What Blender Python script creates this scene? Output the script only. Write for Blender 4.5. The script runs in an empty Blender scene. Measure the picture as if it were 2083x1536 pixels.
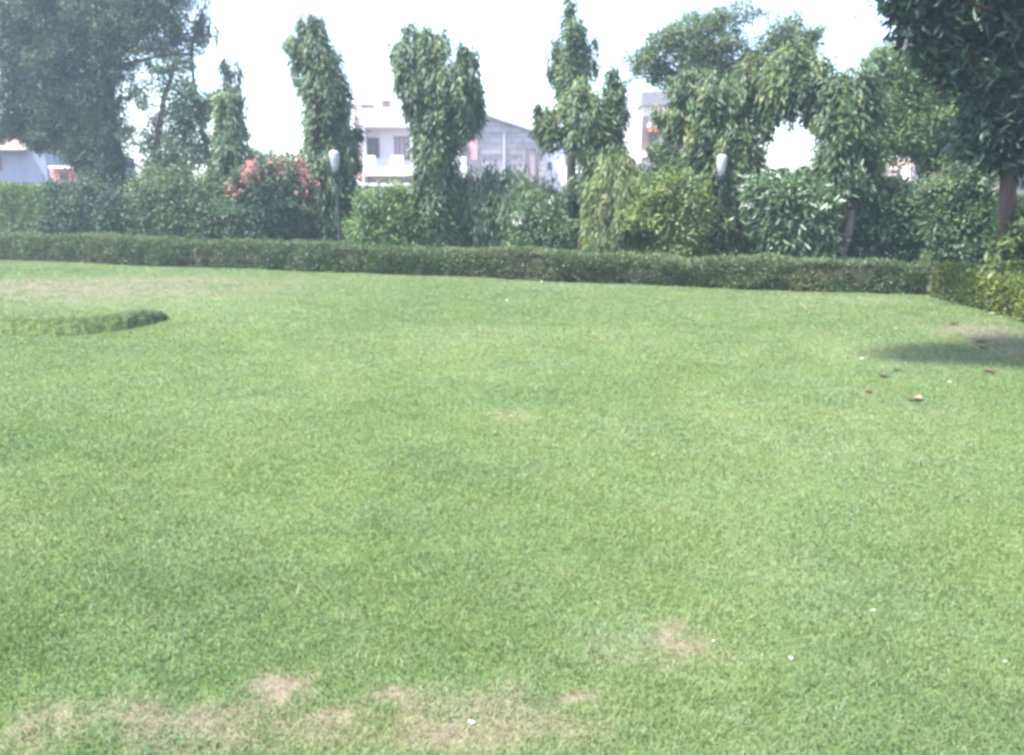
import bpy, math, random
import numpy as np
from mathutils import Vector

SEED = 11
random.seed(SEED)
RNG = np.random.default_rng(SEED)
scene = bpy.context.scene
COL = scene.collection

# ------------------------------------------------------------------ camera
F = 1634.0
CAMZ = 1.55
PITCH = math.radians(13.0)
CP, SP = math.cos(PITCH), math.sin(PITCH)
cam = bpy.data.cameras.new("camera")
cam.sensor_width = 36
cam.lens = 36 * F / 2083.0
cam.clip_end = 3000
cam.clip_start = 0.05
cam_o = bpy.data.objects.new("camera", cam)
COL.objects.link(cam_o)
cam_o.location = (0, 0, CAMZ)
cam_o.rotation_euler = (math.pi / 2 - PITCH, 0, 0)
scene.camera = cam_o


def ray(px, py):
    a, b = (px - 1041.5) / F, (768 - py) / F
    return np.array([a, CP + b * SP, -SP + b * CP])


def at(px, py, Y):
    r = ray(px, py)
    t = Y / r[1]
    return np.array([r[0] * t, Y, CAMZ + r[2] * t])


def gnd(px, py):
    r = ray(px, py)
    t = CAMZ / -r[2]
    return np.array([r[0] * t, r[1] * t, 0.0])


# the low hedge runs along this line on the ground
HA, HB = gnd(10, 532), gnd(1880, 607)
HD = (HB - HA) / np.linalg.norm(HB - HA)
HN = np.array([-HD[1], HD[0], 0.0])
if HN[1] < 0:
    HN = -HN
H0 = float(HN @ HA)


def pt(px, py, off):
    """point where the sight line meets the upright plane 'off' metres behind the hedge front"""
    r = ray(px, py)
    t = (H0 + off) / float(HN @ r)
    p = r * t
    p[2] += CAMZ
    return p, t / F


# ------------------------------------------------------------------ helpers
def tag(o, label=None, cat=None, group=None, kind=None):
    if label: o["label"] = label
    if cat: o["category"] = cat
    if group: o["group"] = group
    if kind: o["kind"] = kind
    return o


def empty(name, loc, label, cat, group=None):
    o = bpy.data.objects.new(name, None)
    o.empty_display_size = 0.3
    COL.objects.link(o)
    o.location = loc
    return tag(o, label, cat, group)


class MB:
    """collects vertices and faces for ONE mesh"""

    def __init__(self):
        self.v, self.f, self.n = [], [], 0

    def add(self, v, f):
        self.v += [tuple(map(float, p)) for p in v]
        self.f += [tuple(i + self.n for i in q) for q in f]
        self.n = len(self.v)

    def box(self, x0, x1, y0, y1, z0, z1):
        v = [(x, y, z) for z in (z0, z1) for x, y in ((x0, y0), (x1, y0), (x1, y1), (x0, y1))]
        self.add(v, [(3, 2, 1, 0), (4, 5, 6, 7), (0, 1, 5, 4), (1, 2, 6, 5), (2, 3, 7, 6), (3, 0, 4, 7)])

    def prism(self, poly, y0, y1):
        n = len(poly)
        v = [(x, y0, z) for x, z in poly] + [(x, y1, z) for x, z in poly]
        f = [tuple(range(n)), tuple(range(2 * n - 1, n - 1, -1))]
        f += [((i + 1) % n, i, n + i, n + (i + 1) % n) for i in range(n)]
        self.add(v, f)

    def tube(self, pts, rad, seg=8, wob=0.0):
        pts = [Vector(p) for p in pts]
        v, f = [], []
        for i, p in enumerate(pts):
            d = (pts[min(i + 1, len(pts) - 1)] - pts[max(i - 1, 0)]).normalized()
            u = d.orthogonal().normalized() if i == 0 else (u - d * u.dot(d)).normalized()
            w = d.cross(u)
            for k in range(seg):
                a = 2 * math.pi * k / seg
                r = rad[i] * (1 + random.uniform(-wob, wob))
                v.append(p + (u * math.cos(a) + w * math.sin(a)) * r)
        for i in range(len(pts) - 1):
            for k in range(seg):
                k2 = (k + 1) % seg
                f.append((i * seg + k, i * seg + k2, (i + 1) * seg + k2, (i + 1) * seg + k))
        f.append(tuple(range(seg - 1, -1, -1)))
        f.append(tuple((len(pts) - 1) * seg + k for k in range(seg)))
        self.add(v, f)

    def lathe(self, cx, cy, prof, seg=20):
        v = [(cx + r * math.cos(2 * math.pi * k / seg), cy + r * math.sin(2 * math.pi * k / seg), z)
             for r, z in prof for k in range(seg)]
        f = [(i * seg + k, i * seg + (k + 1) % seg, (i + 1) * seg + (k + 1) % seg, (i + 1) * seg + k)
             for i in range(len(prof) - 1) for k in range(seg)]
        f.append(tuple(range(seg - 1, -1, -1)))
        f.append(tuple((len(prof) - 1) * seg + k for k in range(seg)))
        self.add(v, f)

    def build(self, name, mat, parent=None, smooth=False, bevel=0.0):
        me = bpy.data.meshes.new(name)
        me.from_pydata(self.v, [], self.f)
        me.materials.append(mat)
        if smooth:
            me.polygons.foreach_set("use_smooth", [True] * len(me.polygons))
        me.update()
        o = bpy.data.objects.new(name, me)
        COL.objects.link(o)
        if bevel:
            b = o.modifiers.new("bevel", "BEVEL")
            b.width = bevel
            b.segments = 2
        if parent is not None:
            o.parent = parent
            o.matrix_parent_inverse.identity()
            off, up_ = np.zeros(3), parent
            while up_ is not None:
                off = off + np.array(up_.location)
                up_ = up_.parent
            me.transform(__import__("mathutils").Matrix.Translation(-Vector(off)))
        return o


def fast_mesh(name, verts, faces, attrs, mat, parent=None):
    """verts (n,3), faces (m,3) numpy; attrs {name: per-vertex float}"""
    verts = np.asarray(verts, dtype=np.float32)
    if parent is not None:
        verts = verts - np.array(parent.location, dtype=np.float32)
    faces = np.asarray(faces, dtype=np.int32)
    me = bpy.data.meshes.new(name)
    k = faces.shape[1]
    me.vertices.add(len(verts))
    me.vertices.foreach_set("co", verts.ravel())
    me.loops.add(faces.size)
    me.loops.foreach_set("vertex_index", faces.ravel())
    me.polygons.add(len(faces))
    me.polygons.foreach_set("loop_start", np.arange(0, faces.size, k, dtype=np.int32))
    me.update(calc_edges=True)
    for an, arr in attrs.items():
        a = me.attributes.new(an, "FLOAT", "POINT")
        a.data.foreach_set("value", np.asarray(arr, dtype=np.float32))
    if mat is not None:
        me.materials.append(mat)
    o = bpy.data.objects.new(name, me)
    COL.objects.link(o)
    if parent is not None:
        o.parent = parent
    return o


def unit(a):
    return a / (np.linalg.norm(a, axis=1, keepdims=True) + 1e-9)


def leaf_arrays(pos, d, L, W, tint, fold=0.25, out=None):
    """pos (n,3), d (n,3) leaf axis; each leaf is a folded blade of two triangles"""
    n = len(pos)
    d = unit(d)
    s = unit(np.cross(d, RNG.normal(size=(n, 3)) if out is None else out + np.array([0, 0, .45]) + RNG.normal(size=(n, 3)) * .45))
    nn = np.cross(d, s)
    L, W = L[:, None], W[:, None]
    base = pos
    tip = pos + d * L - nn * L * 0.12
    mid = pos + d * L * 0.45
    r = mid + s * W * 0.5 + nn * W * fold
    l = mid - s * W * 0.5 + nn * W * fold
    v = np.stack([base, r, tip, l], 1).reshape(-1, 3)
    i = np.arange(n) * 4
    f = np.concatenate([np.stack([i, i + 1, i + 2], 1), np.stack([i, i + 2, i + 3], 1)])
    return v, f, np.repeat(tint, 4)


# ------------------------------------------------------------------ materials
def new_mat(name):
    m = bpy.data.materials.new(name)
    m.use_nodes = True
    nt = m.node_tree
    for n in list(nt.nodes):
        nt.nodes.remove(n)
    out = nt.nodes.new("ShaderNodeOutputMaterial")
    return m, nt, out


def ramp(nt, cols, fac):
    r = nt.nodes.new("ShaderNodeValToRGB")
    el = r.color_ramp.elements
    while len(el) < len(cols):
        el.new(0.5)
    for i, (p, c) in enumerate(cols):
        el[i].position = p
        el[i].color = (*c, 1)
    nt.links.new(fac, r.inputs["Fac"])
    return r.outputs["Color"]


def leaf_mat(name, cols, trans=0.32, gloss=0.035, rough=0.45, attr="tint", up=0.0, cool=0.0):
    m, nt, out = new_mat(name)
    a = nt.nodes.new("ShaderNodeAttribute")
    a.attribute_name = attr
    c = ramp(nt, cols, a.outputs["Fac"])
    d = nt.nodes.new("ShaderNodeBsdfDiffuse")
    t = nt.nodes.new("ShaderNodeBsdfTranslucent")
    g = nt.nodes.new("ShaderNodeBsdfGlossy")
    g.inputs["Roughness"].default_value = rough
    g.inputs["Color"].default_value = (.9, .95, 1, 1)
    if cool:
        # cooler and warmer patches of sward
        tc = nt.nodes.new("ShaderNodeTexCoord")
        no = nt.nodes.new("ShaderNodeTexNoise")
        no.inputs["Scale"].default_value = 1.1
        no.inputs["Detail"].default_value = 6
        no.inputs["Roughness"].default_value = .65
        nt.links.new(tc.outputs["Object"], no.inputs["Vector"])
        k = ramp(nt, [(.38, (1.0, 1.0, .86)), (.62, (.86, .98, 1.25))], no.outputs["Fac"])
        mm = nt.nodes.new("ShaderNodeMixRGB")
        mm.blend_type = "MULTIPLY"
        mm.inputs[0].default_value = cool
        nt.links.new(c, mm.inputs[1])
        nt.links.new(k, mm.inputs[2])
        c = mm.outputs[0]
    if up:
        ge = nt.nodes.new("ShaderNodeNewGeometry")
        va = nt.nodes.new("ShaderNodeVectorMath")
        va.operation = "SCALE"
        va.inputs["Scale"].default_value = 1 - up
        nt.links.new(ge.outputs["Normal"], va.inputs[0])
        vb = nt.nodes.new("ShaderNodeVectorMath")
        vb.inputs[1].default_value = (0, 0, up)
        nt.links.new(va.outputs[0], vb.inputs[0])
        vn = nt.nodes.new("ShaderNodeVectorMath")
        vn.operation = "NORMALIZE"
        nt.links.new(vb.outputs[0], vn.inputs[0])
        nt.links.new(vn.outputs[0], d.inputs["Normal"])
    bc = nt.nodes.new("ShaderNodeMixRGB")
    bc.blend_type = "MULTIPLY"
    bc.inputs[0].default_value = 1
    bc.inputs[2].default_value = (1.15, 1.25, 0.6, 1)
    nt.links.new(c, bc.inputs[1])
    nt.links.new(c, d.inputs["Color"])
    nt.links.new(bc.outputs[0], t.inputs["Color"])
    m1 = nt.nodes.new("ShaderNodeMixShader")
    m1.inputs[0].default_value = trans
    nt.links.new(d.outputs[0], m1.inputs[1])
    nt.links.new(t.outputs[0], m1.inputs[2])
    m2 = nt.nodes.new("ShaderNodeMixShader")
    m2.inputs[0].default_value = gloss
    nt.links.new(m1.outputs[0], m2.inputs[1])
    nt.links.new(g.outputs[0], m2.inputs[2])
    nt.links.new(m2.outputs[0], out.inputs["Surface"])
    return m


def surf_mat(name, c1, c2, scale=3.0, rough=0.8, bump=0.0, detail=6.0, stretch=(1, 1, 1), stain=None):
    m, nt, out = new_mat(name)
    b = nt.nodes.new("ShaderNodeBsdfPrincipled")
    b.inputs["Roughness"].default_value = rough
    b.inputs["Specular IOR Level"].default_value = 0.3
    tc = nt.nodes.new("ShaderNodeTexCoord")
    mp = nt.nodes.new("ShaderNodeMapping")
    mp.inputs["Scale"].default_value = stretch
    nt.links.new(tc.outputs["Object"], mp.inputs["Vector"])
    no = nt.nodes.new("ShaderNodeTexNoise")
    no.inputs["Scale"].default_value = scale
    no.inputs["Detail"].default_value = detail
    no.inputs["Roughness"].default_value = 0.65
    nt.links.new(mp.outputs[0], no.inputs["Vector"])
    c = ramp(nt, [(0.35, c1), (0.65, c2)], no.outputs["Fac"])
    if stain:
        n2 = nt.nodes.new("ShaderNodeTexNoise")
        n2.inputs["Scale"].default_value = 0.9
        n2.inputs["Detail"].default_value = 8
        mp2 = nt.nodes.new("ShaderNodeMapping")
        mp2.inputs["Scale"].default_value = (2.5, 2.5, 0.5)
        nt.links.new(tc.outputs["Object"], mp2.inputs["Vector"])
        nt.links.new(mp2.outputs[0], n2.inputs["Vector"])
        mx = nt.nodes.new("ShaderNodeMixRGB")
        r2 = ramp(nt, [(0.5, (0, 0, 0)), (0.75, (1, 1, 1))], n2.outputs["Fac"])
        nt.links.new(r2, mx.inputs[0])
        nt.links.new(c, mx.inputs[1])
        mx.inputs[2].default_value = (*stain, 1)
        c = mx.outputs[0]
    nt.links.new(c, b.inputs["Base Color"])
    if bump:
        bp = nt.nodes.new("ShaderNodeBump")
        bp.inputs["Strength"].default_value = bump
        nt.links.new(no.outputs["Fac"], bp.inputs["Height"])
        nt.links.new(bp.outputs[0], b.inputs["Normal"])
    nt.links.new(b.outputs[0], out.inputs["Surface"])
    return m


def block_mat(name, c1, c2, mortar, sx, sz):
    m, nt, out = new_mat(name)
    b = nt.nodes.new("ShaderNodeBsdfPrincipled")
    b.inputs["Roughness"].default_value = 0.9
    tc = nt.nodes.new("ShaderNodeTexCoord")
    sp = nt.nodes.new("ShaderNodeSeparateXYZ")
    cb = nt.nodes.new("ShaderNodeCombineXYZ")
    ad = nt.nodes.new("ShaderNodeMath")
    nt.links.new(tc.outputs["Object"], sp.inputs[0])
    nt.links.new(sp.outputs["X"], ad.inputs[0])
    nt.links.new(sp.outputs["Y"], ad.inputs[1])
    nt.links.new(ad.outputs[0], cb.inputs["X"])
    nt.links.new(sp.outputs["Z"], cb.inputs["Y"])
    br = nt.nodes.new("ShaderNodeTexBrick")
    br.inputs["Scale"].default_value = 1
    br.inputs["Brick Width"].default_value = sx
    br.inputs["Row Height"].default_value = sz
    br.inputs["Mortar Size"].default_value = 0.02
    br.inputs["Color1"].default_value = (*c1, 1)
    br.inputs["Color2"].default_value = (*c2, 1)
    br.inputs["Mortar"].default_value = (*mortar, 1)
    nt.links.new(cb.outputs[0], br.inputs["Vector"])
    no = nt.nodes.new("ShaderNodeTexNoise")
    no.inputs["Scale"].default_value = 1.2
    no.inputs["Detail"].default_value = 8
    nt.links.new(tc.outputs["Object"], no.inputs["Vector"])
    g = ramp(nt, [(0.3, (0.7, 0.68, 0.68)), (0.7, (1.1, 1.08, 1.1))], no.outputs["Fac"])
    mx = nt.nodes.new("ShaderNodeMixRGB")
    mx.blend_type = "MULTIPLY"
    mx.inputs[0].default_value = 1
    nt.links.new(br.outputs["Color"], mx.inputs[1])
    nt.links.new(g, mx.inputs[2])
    nt.links.new(mx.outputs[0], b.inputs["Base Color"])
    nt.links.new(b.outputs[0], out.inputs["Surface"])
    return m


M = {}
M["ashoka"] = leaf_mat("ashoka_leaf", [(0, (.022, .052, .020)), (.5, (.062, .118, .038)), (.85, (.115, .172, .058)), (1, (.16, .20, .07))])
M["pollard"] = leaf_mat("pollard_leaf", [(0, (.03, .06, .02)), (.5, (.075, .125, .035)), (.85, (.13, .19, .05)), (1, (.20, .20, .07))])
M["dark"] = leaf_mat("dark_leaf", [(0, (.014, .038, .022)), (.5, (.036, .085, .042)), (.85, (.065, .125, .058)), (1, (.10, .155, .08))], trans=.28, gloss=.025)
M["mango"] = leaf_mat("mango_leaf", [(0, (.014, .030, .020)), (.6, (.030, .062, .034)), (.9, (.055, .10, .05)), (1, (.09, .14, .07))], trans=.25, gloss=.035, rough=.38)
M["feather"] = leaf_mat("feathery_leaf", [(0, (.05, .09, .04)), (.5, (.09, .15, .06)), (.9, (.14, .20, .08)), (1, (.20, .20, .09))], trans=.4)
M["light"] = leaf_mat("light_green_leaf", [(0, (.05, .10, .025)), (.5, (.10, .18, .05)), (1, (.19, .27, .08))], trans=.35)
M["yellow"] = leaf_mat("yellow_green_leaf", [(0, (.05, .085, .02)), (.5, (.11, .16, .035)), (.85, (.19, .24, .06)), (1, (.26, .24, .09))], trans=.35)
M["creeper"] = leaf_mat("creeper_leaf", [(0, (.030, .060, .026)), (.5, (.072, .132, .050)), (1, (.15, .205, .085))], trans=.3)
M["plumeria"] = leaf_mat("broad_leaf", [(0, (.030, .068, .028)), (.5, (.072, .14, .05)), (.88, (.11, .185, .07)), (1, (.20, .27, .14))], trans=.3, gloss=.06, rough=.4)
M["hedge"] = leaf_mat("hedge_leaf", [(0, (.045, .065, .027)), (.45, (.080, .124, .046)), (.75, (.125, .16, .062)), (1, (.17, .155, .085))], trans=.25)
M["hedge_gold"] = leaf_mat("golden_hedge_leaf", [(0, (.05, .065, .016)), (.5, (.14, .17, .035)), (.85, (.22, .26, .05)), (1, (.24, .19, .09))], trans=.3)
M["pink"] = leaf_mat("pink_bract", [(0, (.48, .20, .24)), (1, (.70, .42, .44))], trans=.4, gloss=0)
M["white_petal"] = leaf_mat("white_petal", [(0, (.6, .62, .55)), (1, (.8, .8, .75))], trans=.3, gloss=0)
M["eucalypt"] = leaf_mat("hanging_leaf", [(0, (.06, .07, .05)), (1, (.14, .15, .11))], trans=.3)
M["bark"] = surf_mat("bark", (.03, .025, .022), (.075, .062, .052), 9, .95, .6, stretch=(1, 1, .25))
M["bark_red"] = surf_mat("red_brown_bark", (.03, .020, .017), (.075, .048, .040), 9, .95, .6, stretch=(1, 1, .25))
M["bark_pale"] = surf_mat("pale_bark", (.16, .14, .12), (.28, .25, .21), 8, .95, .4, stretch=(1, 1, .3))
M["hedge_core"] = surf_mat("hedge_twigs", (.022, .022, .013), (.05, .048, .026), 14, 1, .8)
M["soil"] = surf_mat("garden_soil", (.045, .036, .026), (.09, .072, .052), 2.5, 1, .4)
M["white_wall"] = surf_mat("white_paint", (.80, .78, .79), (.84, .82, .83), 1.5, .8, 0, stain=(.66, .62, .63))
M["lilac_wall"] = surf_mat("lilac_paint", (.66, .585, .62), (.72, .65, .68), 1.5, .85, 0)
M["pink_wall"] = surf_mat("pink_plaster", (.45, .28, .26), (.52, .34, .32), 1.5, .85, 0, stain=(.35, .24, .22))
M["pink_paint"] = surf_mat("pink_paint", (.62, .28, .28), (.68, .34, .33), 2, .8)
M["cement"] = block_mat("cement_block", (.29, .255, .265), (.36, .32, .335), (.22, .19, .195), .6, .3)
M["cement_trim"] = surf_mat("cement_trim", (.20, .185, .19), (.27, .25, .26), 3, .9)
M["garden_wall"] = surf_mat("old_garden_wall", (.24, .18, .155), (.33, .27, .24), 1.2, .95, .2, stain=(.20, .19, .17))
M["glass"] = surf_mat("dark_glass", (.045, .04, .05), (.08, .07, .085), 2, .15)
M["frame"] = surf_mat("brown_frame", (.16, .10, .10), (.20, .13, .13), 4, .6)
M["shutter"] = surf_mat("faded_shutter", (.30, .22, .25), (.36, .28, .30), 5, .8)
M["rail"] = surf_mat("grey_rail", (.34, .35, .36), (.42, .43, .44), 3, .6)
M["tile"] = surf_mat("clay_tile", (.30, .20, .17), (.40, .28, .24), 4, .9, .2, stretch=(6, 1, 1))
M["orange"] = surf_mat("orange_awning", (.65, .20, .11), (.72, .26, .15), 3, .8)
M["blue_wall"] = surf_mat("blue_grey_wall", (.20, .23, .30), (.26, .29, .36), 1.5, .9)
M["brown_wall"] = surf_mat("brown_render", (.13, .095, .095), (.19, .145, .14), 2, .9)
M["cream_wall"] = surf_mat("cream_paint", (.50, .455, .425), (.57, .52, .49), 2, .85)
M["metal_dark"] = surf_mat("dark_green_metal", (.02, .028, .028), (.04, .05, .05), 6, .5)
M["lamp_white"] = surf_mat("opal_lamp_glass", (.29, .31, .31), (.37, .39, .39), 9, .45)
M["dry_leaf"] = surf_mat("dry_leaf", (.05, .038, .018), (.11, .075, .035), 20, .8)
M["tan_leaf"] = surf_mat("tan_leaf", (.13, .10, .06), (.20, .155, .10), 20, .8)
M["petal_solid"] = surf_mat("cream_petal", (.50, .50, .40), (.62, .61, .52), 60, .7)

# ------------------------------------------------------------------ the lawn
# dry and bare places on the lawn: (px, py, half width px, half height px, strength)
DRY = [(275, 1490, 70, 50, 1.0), (150, 1475, 45, 34, 1.0), (60, 1500, 50, 30, .7), (575, 1420, 75, 42, .9), (795, 1432, 55, 18, .9),
       (895, 1500, 50, 50, .9), (1165, 1425, 50, 35, .9), (1375, 1315, 60, 40, .8), (1290, 1340, 80, 45, .5), (1070, 1450, 90, 60, .55),
       (1400, 1370, 120, 40, .45), (2005, 1390, 70, 35, .65), (430, 1500, 520, 75, .58), (900, 1490, 420, 75, .58), (390, 1545, 120, 25, .6),
       (130, 590, 380, 24, .85), (330, 575, 220, 13, .65), (20, 612, 150, 16, .5), (310, 762, 45, 6, .25),
       (1060, 850, 70, 14, .35), (1760, 715, 120, 22, .22), (1450, 830, 110, 16, .14), (1830, 745, 40, 12, .3),
       (2060, 700, 110, 50, .75), (1960, 660, 120, 18, .4), (1780, 615, 90, 8, .4), (1180, 580, 90, 5, .4), (690, 556, 60, 4, .6),
       (1150, 1175, 30, 8, .3)]
DRYW = []
for (px, py, rx, ry, s) in DRY:
    c = gnd(px, py)
    ex = abs(gnd(px + rx, py)[0] - c[0])
    ey = abs(gnd(px, py - ry)[1] - gnd(px, min(py + ry, 1800))[1]) / 2
    DRYW.append((c[0], c[1], ex, ey, s))


def vnoise(x, y, s, seed=0):
    """smooth value noise in 0..1 (numpy)"""
    g = np.random.default_rng(1000 + seed).random((256, 256))
    x, y = np.asarray(x) / s + 71.3, np.asarray(y) / s + 33.7
    xi, yi = np.floor(x).astype(int), np.floor(y).astype(int)
    fx, fy = x - xi, y - yi
    fx, fy = fx * fx * (3 - 2 * fx), fy * fy * (3 - 2 * fy)
    a, b = g[xi % 256, yi % 256], g[(xi + 1) % 256, yi % 256]
    c, d = g[xi % 256, (yi + 1) % 256], g[(xi + 1) % 256, (yi + 1) % 256]
    return (a * (1 - fx) + b * fx) * (1 - fy) + (c * (1 - fx) + d * fx) * fy


def dryness(x, y):
    out = np.zeros_like(x)
    w = vnoise(x, y, .22, 1) * .36 + vnoise(x, y, .07, 2) * .36 + vnoise(x, y, .03, 12) * .28
    for cx, cy, ex, ey, s in DRYW:
        q = ((x - cx) / ex) ** 2 + ((y - cy) / ey) ** 2
        out = np.maximum(out, s * np.exp(-q * .75) * np.clip(w * 3.0 - .68, 0, 1.2))
    return np.clip(out, 0, 1) * np.clip((H0 - HN[0] * x - HN[1] * y) / .6, .25, 1)


def relief(x, y):
    return (vnoise(x, y, 2.3, 5) - .5) * .035 + (vnoise(x, y, .55, 6) - .5) * .018


def lawn_inside(x, y, m=0.0):
    p = HN[0] * x + HN[1] * y < H0 + .2 + m
    return p & (x < RX(y) + .15 + m)


RA, RB = gnd(1893, 610), gnd(2083, 662)


def RX(y):
    return RA[0] + (RB[0] - RA[0]) * (y - RA[1]) / (RB[1] - RA[1])


def lawn_mat():
    m, nt, out = new_mat("lawn_soil")
    b = nt.nodes.new("ShaderNodeBsdfPrincipled")
    b.inputs["Roughness"].default_value = 1
    b.inputs["Specular IOR Level"].default_value = 0.1
    a = nt.nodes.new("ShaderNodeAttribute")
    a.attribute_name = "dry"
    tc = nt.nodes.new("ShaderNodeTexCoord")
    no = nt.nodes.new("ShaderNodeTexNoise")
    no.inputs["Scale"].default_value = 25
    no.inputs["Detail"].default_value = 8
    nt.links.new(tc.outputs["Object"], no.inputs["Vector"])
    g = ramp(nt, [(.3, (.058, .097, .030)), (.7, (.10, .143, .048))], no.outputs["Fac"])
    s = ramp(nt, [(.3, (.085, .071, .048)), (.7, (.175, .147, .102))], no.outputs["Fac"])
    mx = nt.nodes.new("ShaderNodeMixRGB")
    r = ramp(nt, [(.12, (0, 0, 0)), (.5, (1, 1, 1))], a.outputs["Fac"])
    nt.links.new(r, mx.inputs[0])
    nt.links.new(g, mx.inputs[1])
    nt.links.new(s, mx.inputs[2])
    nt.links.new(mx.outputs[0], b.inputs["Base Color"])
    bp = nt.nodes.new("ShaderNodeBump")
    bp.inputs["Strength"].default_value = .5
    bp.inputs["Distance"].default_value = .02
    nt.links.new(no.outputs["Fac"], bp.inputs["Height"])
    nt.links.new(bp.outputs[0], b.inputs["Normal"])
    nt.links.new(b.outputs[0], out.inputs["Surface"])
    return m


gx = np.arange(-26, 9.01, .1)
gy = np.concatenate([np.arange(-6, 1, .5), np.arange(1, 6, .05), np.arange(6, 30, .12)])
X, Y = np.meshgrid(gx, gy)
nx, ny = len(gx), len(gy)
xf, yf = X.ravel(), Y.ravel()
zf = relief(xf, yf) + .03
idx = np.arange(nx * ny).reshape(ny, nx)
quads = np.stack([idx[:-1, :-1], idx[:-1, 1:], idx[1:, 1:], idx[1:, :-1]], -1).reshape(-1, 4)
keep = lawn_inside(xf, yf, .3)
quads = quads[keep[quads].all(1)]
used, inv = np.unique(quads, return_inverse=True)
lawn = fast_mesh("lawn", np.stack([xf, yf, zf], 1)[used], inv.reshape(-1, 4), {"dry": dryness(xf, yf)[used]}, lawn_mat())
tag(lawn, kind="structure")

gm = MB()
gm.add([(-145, -30, -.03), (145, -30, -.03), (145, 145, -.03), (-145, 145, -.03)], [(0, 1, 2, 3)])
tag(gm.build("ground", M["soil"]), kind="structure")

M["grass"] = leaf_mat("grass_blade", [(0, (.068, .126, .036)), (.35, (.134, .188, .072)), (.62, (.198, .234, .110)), (.82, (.22, .22, .12)), (1, (.25, .20, .13))],
                      trans=.25, gloss=.03, rough=.5, up=.80, cool=.6)


def blades(x, y, z, h, w, tint, lean=.55):
    n = len(x)
    base = np.stack([x, y, z], 1)
    d = RNG.normal(size=(n, 3)) * lean
    d[:, 2] = 1
    d = unit(d)
    s = unit(np.cross(d, RNG.normal(size=(n, 3)))) * w[:, None] * .5
    bend = RNG.normal(size=(n, 3)) * h[:, None] * .25
    bend[:, 2] = -np.abs(bend[:, 2])
    mid = base + d * h[:, None] * .55
    tip = base + d * h[:, None] + bend
    v = np.stack([base - s, base + s, mid + s * .8, mid - s * .8, tip], 1).reshape(-1, 3)
    i = np.arange(n) * 5
    f = np.concatenate([np.stack([i, i + 1, i + 2], 1), np.stack([i, i + 2, i + 3], 1), np.stack([i + 3, i + 2, i + 4], 1)])
    return v, f, np.repeat(tint, 5)


def scatter(y0, y1, dens):
    hw = lambda yy: .76 * yy + 3.2
    a = (hw(y0) + hw(y1)) * (y1 - y0)
    n = int(a * dens)
    y = RNG.uniform(y0, y1, n)
    x = RNG.uniform(-1, 1, n) * hw(y1)
    k = np.abs(x) < hw(y)
    return x[k], y[k]


GV, GF, GT, goff = [], [], [], 0
DENS = lambda yy: np.minimum(48000, 150000 / yy ** 1.55)
EDGES = [1.3, 1.6, 2, 2.5, 3.2, 4, 5, 6.5, 8.5, 11, 14.5, 20]
for y0, y1 in zip(EDGES[:-1], EDGES[1:]):
    dens = DENS(y0)
    x, y = scatter(y0, y1, dens)
    k = RNG.random(len(x)) < DENS(y) / dens * np.where(np.abs(x) < .68 * y + .5, 1, .5)
    x, y = x[k], y[k]
    k = lawn_inside(x, y)
    x, y = x[k], y[k]
    dr = dryness(x, y)
    thick = vnoise(x, y, .35, 8) * .5 + vnoise(x, y, .09, 9) * .5
    k = RNG.random(len(x)) > dr * .64 - .05 + (.25 - thick) * .6
    x, y, dr, thick = x[k], y[k], dr[k], thick[k]
    n = len(x)
    h = RNG.uniform(.013, .030, n) * (.65 + .8 * thick) * (1 + .35 * np.exp(-(y - 1.5))) * (1 - .45 * dr) * (1 + .035 * y)
    w = RNG.uniform(.0016, .0030, n) * (1 + .17 * np.maximum(y - 2, 0))
    patch = vnoise(x, y, 1.4, 3) * .32 + vnoise(x, y, .4, 4) * .25 + vnoise(x, y, 3.5, 10) * .25 + vnoise(x, y, .12, 14) * .18
    t = -.06 + .85 * patch + RNG.normal(0, .03, n) + dr * .62 * RNG.random(n) ** .6
    # blades tinted darker toward the front, painting in the paler veil farther off
    near_dark = 1 / (1 + np.exp((y + (vnoise(x, y, 1.6, 40) - .5) * 2.5 - 4.6) / .9))
    for px_, py_, rx_, ry_, s_ in ((1740, 715, 230, 32, .26), (1430, 830, 190, 28, .22), (1250, 700, 160, 26, .14), (900, 690, 260, 26, .12), (1060, 850, 90, 20, .2)):
        g_ = gnd(px_, py_)
        ex_ = abs(gnd(px_ + rx_, py_)[0] - g_[0])
        ey_ = abs(gnd(px_, py_ - ry_)[1] - g_[1])
        t = t + s_ * np.exp(-((x - g_[0]) / ex_) ** 2 - ((y - g_[1]) / ey_) ** 2) * (.4 + 1.1 * patch)
    t = t - .17 * near_dark
    t = np.where(RNG.random(n) < .02, .85, t)
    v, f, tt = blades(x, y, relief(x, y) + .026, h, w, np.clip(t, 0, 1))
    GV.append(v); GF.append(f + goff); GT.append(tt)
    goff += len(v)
# scattered tufts of longer blades in the near sward
cx_, cy_ = scatter(1.6, 6.5, 26)
per = 9
x = np.repeat(cx_, per) + RNG.normal(0, .022, len(cx_) * per)
y = np.repeat(cy_, per) + RNG.normal(0, .022, len(cx_) * per)
n = len(x)
t = np.clip(np.repeat(RNG.normal(.38, .16, len(cx_)), per) + RNG.normal(0, .05, n), 0, 1)
v, f, tt = blades(x, y, relief(x, y) + .026, RNG.uniform(.03, .06, n), RNG.uniform(.0022, .0038, n), t, .7)
GV.append(v); GF.append(f + goff); GT.append(tt)
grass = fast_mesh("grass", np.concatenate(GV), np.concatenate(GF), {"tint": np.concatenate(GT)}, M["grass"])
tag(grass, "short pale green lawn grass with thin brown patches in front", "grass", kind="stuff")

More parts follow.
